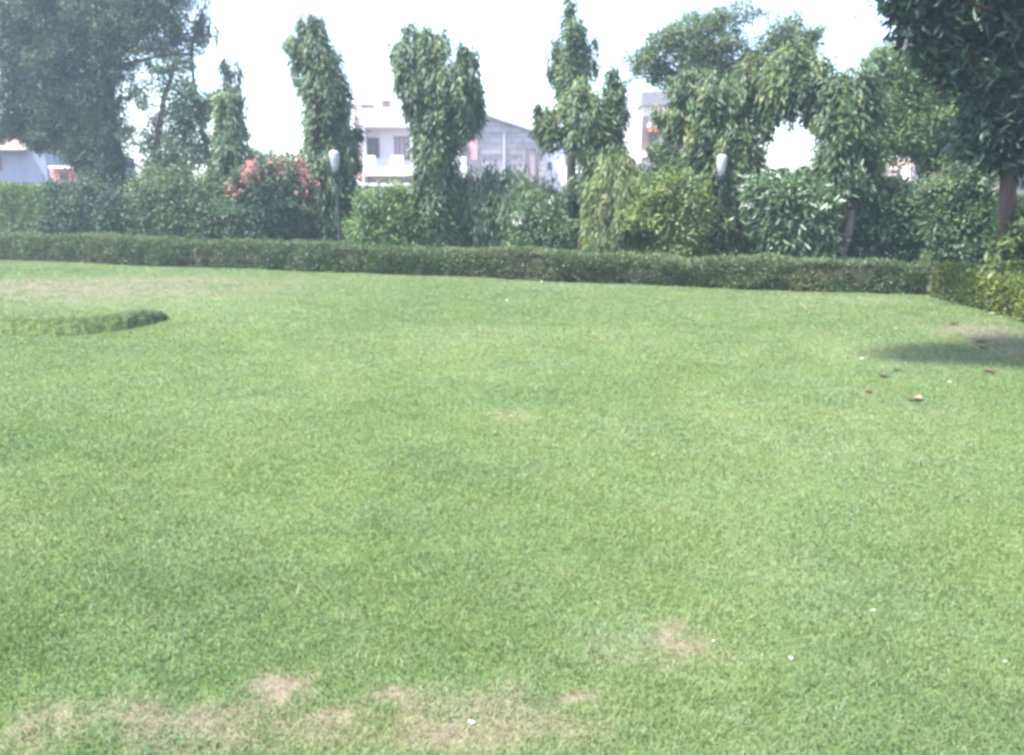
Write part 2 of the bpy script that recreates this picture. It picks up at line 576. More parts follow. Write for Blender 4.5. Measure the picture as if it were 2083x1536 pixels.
# raised bank of longer grass at the left
front = [(-420, 705), (-200, 698), (0, 690), (90, 692), (160, 690), (240, 680), (300, 668), (345, 654)]
back = [(-420, 625), (-200, 628), (0, 641), (90, 645), (160, 652), (240, 647), (300, 645), (335, 649)]
mroot_p = gnd(160, 685)
mv, mf = [], []
NS, NW = 60, 14
fp = np.array([gnd(*p) for p in front]); bp_ = np.array([gnd(*p) for p in back])
ts = np.linspace(0, len(front) - 1.001, NS)
top = []
for t in ts:
    i = int(t); u = t - i
    a = fp[i] * (1 - u) + fp[i + 1] * u
    b = bp_[i] * (1 - u) + bp_[i + 1] * u
    b = a + (b - a) * .55
    a = a + np.array([random.uniform(-.02, .02), random.uniform(-.03, .03), 0])
    endf = min(1, (len(front) - 1 - t) / 1.0)
    for j in range(NW):
        q = j / (NW - 1)
        p = a * (1 - q) + b * q
        hgt = .17 * endf ** .5 * min(1, (q / .2)) ** .7 * (1 - q ** 2)
        mv.append((p[0], p[1], relief(np.array([p[0]]), np.array([p[1]]))[0] + .02 + hgt * (.85 + .3 * random.random())))
for i in range(NS - 1):
    for j in range(NW - 1):
        mf.append((i * NW + j, (i + 1) * NW + j, (i + 1) * NW + j + 1, i * NW + j + 1))
mroot = empty("grass_mound", tuple(mroot_p), "low raised bank of longer darker green grass on the lawn", "grass mound")
mva = np.array(mv)
fast_mesh("bank", mva, np.array(mf), {"dry": np.zeros(len(mva))}, lawn.data.materials[0], mroot)
pick = RNG.integers(0, len(mf), 26000)
uv = RNG.random((26000, 2))
qa = mva[np.array(mf)[pick]]
pos = (qa[:, 0] * ((1 - uv[:, :1]) * (1 - uv[:, 1:])) + qa[:, 1] * (uv[:, :1] * (1 - uv[:, 1:])) + qa[:, 2] * uv[:, :1] * uv[:, 1:] + qa[:, 3] * (1 - uv[:, :1]) * uv[:, 1:])
v, f, t = blades(pos[:, 0], pos[:, 1], pos[:, 2], RNG.uniform(.025, .06, 26000), RNG.uniform(.004, .007, 26000), np.clip(RNG.normal(.38, .10, 26000), 0, 1))
tag(fast_mesh("grass_blades", v, f, {"tint": t}, M["grass"], mroot), kind="stuff")


# ------------------------------------------------------------------ foliage
def crown(blobs, off, style, dens=1.0, seed=0, size=1.0, clump=40):
    """blobs: (px, py, rx, ry[, density[, extra depth]]) -> leaf positions, axes, sizes, tints"""
    P, D, LL, WW, TT, OO = [], [], [], [], [], []
    for b in blobs:
        px, py, rx, ry = b[:4]
        dn = b[4] if len(b) > 4 else 1.0
        c, sc = (pt(px, py, off + (b[5] if len(b) > 5 else 0)) if not isinstance(off, tuple) else (at(px, py, off[0] + (b[5] if len(b) > 5 else 0)), (off[0] + (b[5] if len(b) > 5 else 0)) / F))
        R = np.array([rx * sc, min(rx, ry) * sc * 1.0, ry * sc])
        area = math.pi * R[0] * R[2]
        nl = int(area * (5200 if style == "broad" else 3900) / size ** 2 * dens * dn)
        nc = max(4, int(nl // (clump * 1.7)))
        d = unit(RNG.normal(size=(nc, 3)))
        r = RNG.random(nc) ** .40 * (1 + RNG.normal(0, .10, nc)) * np.where(RNG.random(nc) < .09, RNG.uniform(1.1, 1.4, nc), 1)
        cc = c + d * r[:, None] * R
        which = RNG.integers(0, nc, nl)
        ctint = np.clip(RNG.normal(.45, .25, nc), 0, 1)
        csig = RNG.uniform(.6, 1.3, nc)
        sig = {"droop": (.09, .09, .17), "broad": (.15, .15, .12), "fine": (.17, .17, .11), "strand": (.10, .10, .26), "big": (.16, .16, .16), "wisp": (.10, .10, .26)}[style]
        pos = cc[which] + RNG.normal(size=(nl, 3)) * np.array(sig) * csig[which][:, None] * min(1.0, .45 + float(min(R)) * .8)
        out = unit(d[which])
        rnd = RNG.normal(size=(nl, 3))
        if style == "droop":
            ax = out * .55 + np.array([0, 0, -1.0]) + rnd * .38
            L, W = RNG.uniform(.10, .21, nl), RNG.uniform(.026, .045, nl)
        elif style == "strand":
            ax = out * .2 + np.array([0, 0, -1.0]) + rnd * .25
            L, W = RNG.uniform(.10, .22, nl), RNG.uniform(.02, .035, nl)
        elif style == "wisp":
            ax = np.array([0, 0, -1.0]) + rnd * .3
            L, W = RNG.uniform(.12, .24, nl), RNG.uniform(.025, .04, nl)
        elif style == "fine":
            ax = out * .5 + rnd * .8 + np.array([0, 0, -.15])
            L, W = RNG.uniform(.06, .12, nl), RNG.uniform(.02, .04, nl)
        elif style == "big":
            ax = out * .6 + rnd * .6 + np.array([0, 0, -.55])
            L, W = RNG.uniform(.12, .22, nl), RNG.uniform(.035, .06, nl)
        else:
            ax = out * .6 + rnd * .7 + np.array([0, 0, -.25])
            L, W = RNG.uniform(.055, .12, nl), RNG.uniform(.022, .048, nl)
            pos[:, 2] += (RNG.random(nl) < .04) * RNG.uniform(0, .22, nl)
        OO.append(out); P.append(pos); D.append(ax); LL.append(L * size); WW.append(W * size)
        TT.append(np.clip(ctint[which] + RNG.normal(0, .16, nl), 0, 1))
    P = np.concatenate(P)
    k = P[:, 2] > .03
    return P[k], np.concatenate(D)[k], np.concatenate(LL)[k], np.concatenate(WW)[k], np.concatenate(TT)[k], np.concatenate(OO)[k]


def wiggle(a, b, n, amp):
    a, b = np.array(a, float), np.array(b, float)
    out = []
    for i in range(n + 1):
        t = i / n
        p = a * (1 - t) + b * t
        if 0 < i < n:
            p = p + RNG.normal(size=3) * amp
        out.append(p)
    return out


def plant(name, label, cat, blobs, off, mat, style, trunk=None, twigs=0, bark="bark", dens=1.0, group=None, size=1.0,
          foliage="crown", stem="trunk", flowers=None):
    if group == "shrubs between hedge and boundary wall":
        lowest = max(b[1] for b in blobs)
        blobs = blobs + [(b[0] + random.uniform(-12, 12), lowest + 26, b[2] * 1.05, 24, .9) for b in blobs if b[1] > lowest - 48]
    """a tree or shrub: an Empty at its foot with a woody part and a leafy part
    trunk: list of (px, py, radius px) from the foot up"""
    cen = lambda px, py, dd=0: (pt(px, py, off + dd)[0] if not isinstance(off, tuple) else at(px, py, off[0] + dd))
    scl = lambda px, py: (pt(px, py, off)[1] if not isinstance(off, tuple) else off[0] / F)
    if trunk is None:
        bx = sum(b[0] for b in blobs) / len(blobs)
        by = max(b[1] for b in blobs)
        trunk = [(bx, by + 30, 5), (bx, by - 20, 4)]
    foot = cen(trunk[0][0], trunk[0][1]).copy()
    foot[2] = 0
    root = empty(name, tuple(foot), label, cat, group)
    tm = MB()
    pts = [np.array([foot[0], foot[1], -.05])] + [cen(p[0], p[1]) for p in trunk]
    rad = [trunk[0][2] * 1.25 * scl(trunk[0][0], trunk[0][1])] + [p[2] * scl(p[0], p[1]) for p in trunk]
    if pts[1][2] < .1:
        pts[1][2] = .1
    fine, fr = [], []
    for i in range(len(pts) - 1):
        for k in range(3):
            t = k / 3
            fine.append(pts[i] * (1 - t) + pts[i + 1] * t + (RNG.normal(size=3) * .02 if i + k else 0))
            fr.append(rad[i] * (1 - t) + rad[i + 1] * t)
    fine.append(pts[-1]); fr.append(rad[-1])
    tm.tube(fine, fr, 9, .08)
    for b in blobs:
        c = cen(b[0], b[1], b[5] if len(b) > 5 else 0)
        low = [i for i, q in enumerate(fine) if q[2] < c[2] - .1] or [0]
        j = min(low, key=lambda i: np.linalg.norm(fine[i] - c) + .3 * abs(c[2] - fine[i][2] - .6))
        L = np.linalg.norm(c - fine[j])
        tm.tube(wiggle(fine[j], c, 5, .05 * L ** .5), np.linspace(max(fr[j] * .45, .012), .008, 6), 6)
        for _ in range(twigs):
            sc = scl(b[0], b[1])
            e = c + RNG.normal(size=3) * np.array([b[2], min(b[2], b[3]), b[3]]) * sc * .55
            tm.tube(wiggle(c, e, 4, .05), np.linspace(.014, .004, 5), 5)
    tm.build(stem, M[bark], root, smooth=True)
    P, D, L, W, T, O = crown(blobs, off, style, dens, size=size)
    v, f, t = leaf_arrays(P, D, L, W, T, out=O)
    fast_mesh(foliage, v, f, {"tint": t}, M[mat], root)
    if flowers:
        fmat, frac, fsize, fblobs = flowers
        P, D, L, W, T, O = crown(fblobs, off, "broad", frac, clump=25)
        v, f, t = leaf_arrays(P, D, L * fsize, W * fsize * 1.3, T)
        tag(fast_mesh("flowers", v, f, {"tint": t}, M[fmat], root), kind="stuff")
    return root


ROW = "trees along the garden edge"
plant("mast_tree", "tall leaning mast tree with drooping leaves behind the left lamp post", "tree",
      [(636, 55, 24, 32), (612, 95, 26, 16, .7), (600, 122, 15, 24, .7), (645, 110, 42, 45), (655, 165, 48, 45), (640, 150, 34, 35), (662, 215, 48, 45), (668, 265, 46, 45),
       (672, 315, 50, 45), (690, 290, 40, 50), (678, 365, 46, 45), (682, 415, 38, 40), (680, 455, 34, 35), (630, 290, 8, 22, .3)], 2.3, "ashoka", "droop",
      [(682, 470, 11), (680, 380, 10), (668, 280, 8), (650, 150, 6), (636, 40, 2)], group=ROW)
plant("mast_tree", "mast tree dividing into three pointed heads beside the grey gabled house", "tree",
      [(832, 100, 30, 38), (845, 145, 42, 42), (882, 85, 20, 28), (888, 130, 30, 42), (952, 118, 22, 26), (950, 165, 32, 42), (845, 195, 40, 42), (900, 185, 45, 45), (950, 215, 32, 45),
       (885, 235, 58, 42), (940, 250, 36, 30, .8), (888, 285, 50, 40), (885, 330, 40, 40), (888, 375, 42, 40), (885, 420, 44, 40), (890, 462, 42, 34)], 2.3, "ashoka", "droop",
      [(890, 470, 12), (890, 380, 11), (890, 270, 9), (885, 190, 7), (880, 80, 2)], group=ROW)
plant("mast_tree", "mast tree with a single narrow spire rising above a yellowish pruned tree", "tree",
      [(1163, 28, 9, 22), (1164, 60, 20, 26), (1165, 95, 32, 30), (1162, 130, 40, 30), (1160, 160, 42, 26), (1158, 185, 30, 20, .7), (1172, 400, 26, 40, .7), (1178, 455, 30, 36, .7), (1120, 110, 8, 22, .25), (1200, 120, 14, 26, .5)], 3.6, "ashoka", "droop",
      [(1165, 470, 11), (1165, 350, 9), (1163, 200, 7), (1163, 20, 2)], group=ROW)
plant("pruned_tree", "pruned tree with yellow green tops and a bare dark trunk between two houses", "tree",
      [(1185, 205, 42, 34), (1200, 240, 45, 32), (1165, 240, 30, 28), (1112, 240, 26, 22, .9), (1092, 262, 22, 20, .8), (1130, 275, 22, 28, .8), (1195, 285, 50, 30), (1212, 325, 40, 34), (1205, 365, 36, 30)], 2.6, "pollard", "droop",
      [(1190, 480, 13), (1192, 400, 12), (1200, 320, 10), (1195, 230, 6)], group=ROW)
plant("mast_tree", "slim dark mast tree column close to the white rendered house wall", "tree",
      [(1247, 150, 10, 26, .6), (1247, 195, 20, 40), (1245, 245, 24, 42), (1243, 295, 26, 36), (1238, 335, 28, 28)], 2.9, "ashoka", "droop",
      [(1235, 480, 9), (1240, 330, 7), (1247, 140, 2)], group=ROW)
plant("feathery_tree", "wide airy light green tree with feathery crown against the white sky", "tree",
      [(1325, 118, 40, 30, .8), (1355, 85, 42, 30, .8), (1345, 150, 50, 22, .8), (1405, 60, 52, 34, .8), (1410, 110, 55, 35), (1465, 45, 48, 28, .7), (1475, 95, 42, 34, .7), (1300, 150, 22, 18, .5),
       (1520, 30, 30, 22, .5), (1535, 125, 42, 24, .8), (1600, 62, 45, 26, .7), (1650, 70, 22, 28, .6), (1612, 100, 48, 28, .8), (1560, 95, 30, 22, .5), (1450, 150, 60, 30)], 5.5, "feather", "fine",
      [(1440, 470, 14), (1440, 350, 13), (1450, 240, 11), (1460, 160, 8), (1470, 90, 4)], twigs=3, group=ROW, dens=1.3)
plant("pruned_tree", "broad mushroom shaped pruned tree behind the right lamp post", "tree",
      [(1385, 190, 36, 30), (1370, 235, 36, 30), (1420, 175, 42, 30), (1400, 240, 44, 34), (1455, 205, 60, 40), (1515, 190, 50, 34), (1440, 265, 66, 42), (1500, 260, 46, 46), (1465, 320, 66, 46), (1520, 320, 34, 46, .9),
       (1470, 375, 58, 42), (1468, 425, 58, 42), (1475, 470, 56, 30), (1575, 165, 46, 30, 1.2), (1605, 135, 44, 36, 1.2), (1622, 180, 46, 36, 1.2), (1655, 175, 28, 40, 1.2), (1545, 150, 40, 26, 1.1), (1600, 232, 38, 18, .45), (1570, 262, 26, 26, .45), (1560, 225, 24, 20, .6)], 2.4, "pollard", "droop",
      [(1475, 490, 14), (1475, 380, 13), (1470, 290, 11), (1465, 210, 6)], group=ROW)
plant("mast_tree", "thick leaning twin mast tree with a grey forked trunk beside the tiled bungalow", "tree",
      [(1690, 190, 30, 36), (1745, 175, 34, 34), (1765, 205, 28, 34, .8), (1700, 235, 44, 42), (1750, 240, 42, 42), (1712, 290, 56, 44), (1700, 340, 46, 42), (1750, 335, 44, 48), (1715, 385, 46, 36), (1760, 395, 28, 34, .7), (1660, 230, 20, 30, .8)], 2.2, "ashoka", "droop",
      [(1712, 520, 9), (1728, 440, 10), (1722, 360, 9), (1720, 260, 7), (1740, 170, 3)], bark="bark_pale", group=ROW)
plant("broadleaf_tree", "bright green spreading tree between the twin mast tree and dark mango tree", "tree",
      [(1800, 130, 38, 34, .8), (1845, 150, 45, 40), (1800, 175, 45, 28, .8), (1850, 205, 52, 40), (1810, 235, 40, 36), (1895, 235, 50, 42), (1850, 275, 55, 40), (1910, 290, 46, 34), (1940, 235, 42, 42), (1965, 300, 36, 32, .8), (1990, 260, 36, 40), (1820, 310, 34, 24, .8), (1925, 180, 40, 35, .9), (1780, 215, 40, 34, .9), (1975, 190, 36, 36, .9), (1900, 130, 34, 30, .7), (1790, 285, 40, 30, .9), (1950, 330, 44, 22, .8), (1885, 325, 40, 22, .8)], 4.6, "light", "broad",
      [(1880, 480, 12), (1880, 380, 11), (1875, 290, 9), (1870, 200, 5)], twigs=2, group=ROW, dens=1.05)
def proj(x, y, z):
    d = np.array([x, y, z - CAMZ])
    w = d[1] * CP - d[2] * SP
    return 1041.5 + F * d[0] / w, 768 - F * (d[1] * SP + d[2] * CP) / w


EL, AZ = math.radians(64), math.radians(-112)      # azimuth measured from straight ahead (+Y), negative = left
sd = Vector((math.sin(AZ) * math.cos(EL), math.cos(AZ) * math.cos(EL), math.sin(EL)))
# unseen boughs added above the picture, placed by sun direction to shade the lawn
OVER = []
for x, y, rr in ((4.1, 7.7, .55), (4.9, 7.75, .7), (5.7, 7.8, .7), (4.7, 7.2, .5), (5.5, 7.05, .65), (6.3, 7.3, .8), (6.2, 6.8, .6), (6.9, 7.0, .7), (5.9, 6.5, .45), (6.3, 8.2, .5), (5.3, 8.2, .4)):
    tt = 4.7 / sd.z
    ox, oy = x + sd.x * tt, y + sd.y * tt
    bx, by = proj(ox, oy, 4.8)
    OVER.append((bx, by, rr * F / oy, rr * .7 * F / oy, .6, oy - 10.6))
plant("mango_tree", "dark large leaved tree overhanging the top right corner, red brown trunk", "tree",
      [(1870, 5, 50, 34), (1905, 45, 60, 40), (1862, 70, 34, 22, .7), (1965, 30, 70, 50), (2045, 30, 75, 60), (1950, 90, 62, 42), (1905, 105, 40, 28, .7), (2025, 110, 70, 55), (2070, 150, 45, 50), (1985, 150, 42, 36), (2025, 195, 48, 45), (2062, 245, 50, 50),
       (1990, 215, 28, 38, .6), (2050, 295, 38, 38), (2000, 262, 34, 34, .8), (2088, 300, 36, 40), (1992, 300, 26, 26, .5), (1945, 140, 25, 25, .6), (1960, -70, 130, 70), (2100, -60, 110, 90), (2150, 80, 90, 110), (2140, 230, 70, 70), (2200, -40, 120, 120), (2060, -190, 160, 100)] + OVER, (10.6,), "mango", "big",
      [(2030, 560, 15), (2040, 470, 14), (2052, 380, 15), (2062, 300, 16), (2075, 180, 13), (2080, 40, 9)], bark="bark_red", twigs=3, dens=.72, size=1.12)
plant("shade_tree", "big dark spreading tree on the left with a heavy dim trunk", "tree",
      [(40, 40, 80, 60), (130, 30, 80, 60), (215, 35, 80, 60), (290, 40, 60, 54, .6), (350, 45, 44, 46, .7), (60, 125, 85, 60), (150, 115, 80, 60), (232, 120, 66, 52, .45), (320, 115, 50, 38, .45), (365, 100, 34, 34, .55), (50, 200, 70, 48), (130, 195, 75, 55), (200, 195, 58, 50, .55),
       (280, 180, 36, 32, .3), (60, 245, 60, 26), (15, 262, 46, 26, .9), (75, 288, 46, 18, .8), (140, 260, 70, 40), (210, 265, 52, 42, .7), (190, 315, 56, 36), (232, 325, 32, 36, .8), (150, 305, 40, 28, .7), (225, 362, 46, 34), (228, 408, 54, 36), (222, 450, 58, 30), (255, 245, 26, 26, .25), (150, -70, 160, 70), (330, -60, 90, 60)], 3.8, "dark", "broad",
      [(225, 480, 34), (225, 400, 30), (222, 330, 28), (215, 220, 18), (220, 100, 10)], twigs=2, dens=.85)
plant("garden_tree", "thin open tree with purplish trunk and gaps of sky right of the shade tree", "tree",
      [(335, 185, 42, 32, .5), (385, 190, 34, 28, .8), (420, 215, 32, 30, .9), (350, 235, 42, 34, .5), (400, 255, 40, 34), (300, 235, 26, 30, .4), (300, 290, 36, 28, .55), (360, 295, 40, 34), (410, 310, 36, 34), (340, 340, 50, 24), (355, 140, 34, 24, .5)], 3.2, "dark", "broad",
      [(325, 480, 10), (322, 400, 9), (318, 310, 8), (330, 230, 6), (350, 130, 3)], bark="bark_red", twigs=5, dens=.6)
plant("eucalyptus_tree", "wispy tall tree with sparse hanging leaves against white sky at left", "tree",
      [(415, 15, 22, 30, .30), (425, 65, 24, 40, .28), (400, 60, 20, 40, .3), (450, 140, 22, 26, .22), (480, 150, 24, 32, .28), (490, 195, 16, 30, .28), (460, 180, 26, 26, .3)], 4.8, "eucalypt", "wisp",
      [(440, 480, 6), (425, 330, 5), (392, 160, 3), (390, 100, 2.5), (420, 0, 1.5)], twigs=4, dens=.45)
plant("mast_tree", "short dense mast tree column just left of the pink flowering bush", "tree",
      [(462, 215, 24, 30), (470, 250, 30, 36), (474, 290, 32, 38), (472, 330, 32, 36), (465, 365, 34, 30)], 2.6, "ashoka", "droop",
      [(468, 470, 9), (470, 340, 7), (465, 200, 2)], group=ROW)

SH = "shrubs between hedge and boundary wall"
plant("shrub", "dim bushy shrub at the foot of the dark shade tree", "shrub", [(120, 400, 36, 34), (130, 445, 45, 32), (185, 420, 46, 46), (190, 460, 50, 26), (250, 430, 46, 46), (245, 465, 50, 22)], 2.2, "dark", "broad", group=SH, foliage="leaves", stem="stems", dens=1.1)
plant("shrub", "tall dusky green shrub under the thin open tree", "shrub", [(320, 385, 42, 42), (370, 375, 48, 36), (425, 400, 42, 44), (320, 440, 46, 36), (375, 430, 50, 42), (430, 450, 46, 36), (470, 420, 34, 40)], 2.2, "creeper", "broad", group=SH, foliage="leaves", stem="stems", dens=1.1)
plant("bougainvillea", "bougainvillea bush covered in salmon pink flowers", "shrub",
      [(505, 375, 34, 26), (545, 350, 40, 24), (590, 360, 34, 26), (620, 390, 28, 30), (555, 390, 56, 24), (500, 430, 44, 40), (555, 440, 50, 34)], 1.9, "dark", "broad", group=SH, foliage="leaves", stem="stems",
      flowers=("pink", .55, .9, [(488, 382, 16, 20), (515, 350, 30, 18), (560, 345, 30, 16, .6), (605, 352, 24, 20, 1.2), (622, 375, 20, 22, 1.2), (545, 375, 46, 18, .5)]))
plant("shrub", "sunny light green shrub below the white balcony house", "shrub", [(760, 420, 36, 28), (805, 410, 38, 30), (770, 455, 46, 32), (820, 445, 36, 36), (735, 468, 30, 22), (790, 470, 50, 20)], 1.8, "light", "broad", group=SH, foliage="leaves", stem="stems")
plant("creeper", "grey green creeper hanging in long strands over the boundary wall", "creeper",
      [(925, 385, 36, 22), (985, 378, 42, 20), (1045, 385, 42, 24), (930, 425, 38, 38), (985, 420, 40, 42), (1040, 425, 40, 40), (940, 465, 44, 28), (1000, 465, 46, 28), (1060, 465, 40, 28), (1100, 405, 36, 30)], 2.8, "creeper", "strand", group=SH, foliage="leaves", stem="stems", dens=1.2)
plant("creeper", "leafy creeper covering the wall between bougainvillea and the three headed mast tree", "creeper",
      [(640, 425, 34, 34), (700, 410, 40, 26), (690, 450, 46, 30), (750, 440, 50, 30), (640, 465, 40, 24), (830, 430, 46, 36), (600, 450, 34, 30, .5)], 4.2, "creeper", "broad", group=SH, foliage="leaves", stem="stems")
plant("creeper", "leafy creeper covering the wall behind the right lamp post", "creeper",
      [(1150, 430, 40, 34, .8), (1210, 430, 46, 36), (1285, 375, 46, 34), (1290, 410, 50, 40), (1340, 395, 46, 34), (1520, 385, 50, 34), (1300, 450, 50, 34), (1430, 400, 60, 36), (1440, 450, 60, 34), (1530, 430, 46, 40), (1540, 470, 46, 24)], 4.2, "creeper", "broad", group=SH, foliage="leaves", stem="stems")
plant("creeper", "dim creeper covering the wall below the tiled bungalow", "creeper",
      [(1650, 395, 44, 30), (1790, 385, 44, 26), (1680, 430, 46, 36), (1750, 420, 50, 36), (1760, 465, 60, 34), (1840, 410, 50, 30), (1900, 420, 50, 40), (1870, 465, 60, 34), (1990, 420, 50, 40), (2060, 440, 40, 40), (2040, 480, 50, 34)], 4.4, "creeper", "broad", group=SH, foliage="leaves", stem="stems")
plant("flowering_shrub", "shrub with scattered white blossoms beside the bare dark trunk", "shrub", [(1085, 425, 30, 30), (1110, 455, 34, 32), (1070, 465, 34, 26), (1140, 470, 34, 24)], 1.7, "creeper", "broad", group=SH, foliage="leaves", stem="stems",
      flowers=("white_petal", .06, .9, [(1075, 440, 26, 26), (1100, 410, 24, 20), (1095, 460, 20, 20)]))
plant("weeping_shrub", "weeping yellow green shrub with vertical hanging sprays", "shrub", [(1255, 345, 32, 26), (1235, 385, 32, 36), (1275, 385, 32, 40), (1225, 435, 34, 40), (1268, 440, 38, 42), (1245, 475, 48, 22)], 1.9, "yellow", "strand", group=SH, foliage="leaves", stem="stems", dens=1.1)
plant("shrub", "pale blue green shrub in front of the house with orange awning", "shrub", [(1350, 320, 34, 24), (1385, 335, 34, 26), (1370, 365, 46, 28), (1340, 360, 30, 26), (1420, 360, 30, 30)], 3.6, "feather", "broad", group=SH, foliage="leaves", stem="stems")
plant("shrub", "large yellow green shrub with reddish tips left of the right lamp post", "shrub", [(1325, 390, 34, 34), (1370, 395, 42, 36), (1410, 420, 36, 40), (1320, 440, 36, 38), (1365, 450, 42, 36), (1405, 470, 40, 26), (1390, 492, 36, 14)], 1.5, "yellow", "broad", group=SH, foliage="leaves", stem="stems", dens=1.1)
plant("frangipani", "glossy broad leaved frangipani bush right of the right lamp post", "shrub", [(1572, 392, 40, 26), (1622, 396, 42, 26), (1570, 415, 42, 38), (1625, 420, 44, 40), (1665, 420, 30, 34, .8), (1590, 460, 50, 28), (1650, 465, 36, 24)], 1.7, "plumeria", "big", group=SH, foliage="leaves", stem="stems", dens=1.3, size=.9)
plant("shrub", "deep green shrub in shade right of the forked grey trunk", "shrub", [(1790, 410, 34, 32), (1835, 410, 40, 34), (1875, 420, 34, 36), (1795, 460, 40, 36), (1850, 465, 46, 36), (1800, 497, 46, 20), (1690, 490, 50, 24, .8), (1750, 480, 30, 30, .7)], 2.4, "dark", "broad", group=SH, foliage="leaves", stem="stems", dens=1.2)
plant("shrub", "mid green shrub at the hedge corner beside the red brown trunk", "shrub", [(1925, 388, 36, 30), (1975, 372, 40, 30), (1950, 405, 40, 26), (1920, 455, 38, 36), (1975, 450, 42, 40), (2005, 430, 28, 36), (1930, 505, 38, 34), (1985, 505, 42, 34)], 1.6, "creeper", "broad", group=SH, foliage="leaves", stem="stems", dens=1.2)
plant("shrub", "bright lime leaved shrub at the right edge behind the golden hedge", "shrub", [(2062, 500, 28, 26), (2090, 470, 34, 34), (2085, 520, 34, 26), (2045, 530, 18, 14, .7), (2110, 440, 30, 30)], (10.6,), "yellow", "big", foliage="leaves", stem="stems", size=.8, dens=1.1, group=SH)
plant("round_tree", "rounded grey green treetop far behind the pink flowering bush", "tree", [(540, 328, 40, 22), (520, 345, 40, 22), (570, 345, 36, 20)], 20, "feather", "broad", [(540, 400, 6), (540, 350, 5)], size=2.2)

# small palm with arching fronds
p0, sc0 = pt(1600, 375, 3.0)
foot = p0.copy(); foot[2] = 0
palm = empty("small_palm", tuple(foot), "small palm with thin arching fronds above the frangipani bush", "palm")
tm = MB()
tm.tube([foot + np.array([0, 0, -.05]), foot * .5 + p0 * .5, p0], [.07, .06, .05], 8, .1)
tm.build("trunk", M["bark"], palm, smooth=True)
for k, (ang, ln, up) in enumerate([(0, .75, .5), (.5, .7, .6), (2.9, .8, .45), (2.4, .6, .7), (3.6, .6, .5), (5.6, .6, .55), (1.5, .5, .75), (4.6, .6, .5), (.2, .55, .8)]):
    axis = []
    for i in range(13):
        t = i / 12
        axis.append(p0 + np.array([math.cos(ang) * ln * t, math.sin(ang) * ln * t, up * (1.5 * t - 1.35 * t * t)]))
    axis = np.array(axis)
    P, D = [], []
    for i in range(2, 13):
        dr = axis[i] - axis[i - 1]
        side = np.cross(dr, [0, 0, 1]); side /= np.linalg.norm(side) + 1e-9
        for s in (-1, 1):
            for q in range(3):
                P.append(axis[i] - dr * q / 3); D.append(side * s * .7 + dr / np.linalg.norm(dr) * .7 + np.array([0, 0, -.35]))
    n = len(P)
    v, f, t = leaf_arrays(np.array(P), np.array(D), np.full(n, .17), np.full(n, .02), np.clip(RNG.normal(.5, .15, n), 0, 1))
    fr = fast_mesh("frond", v, f, {"tint": t}, M["creeper"], palm)
    rb = MB(); rb.tube(list(axis), np.linspace(.012, .003, 13), 5)
    r_ = rb.build("frond_rib", M["bark_pale"], None)
    r_.data.transform(__import__("mathutils").Matrix.Translation(-Vector(foot)))
    r_.parent = fr


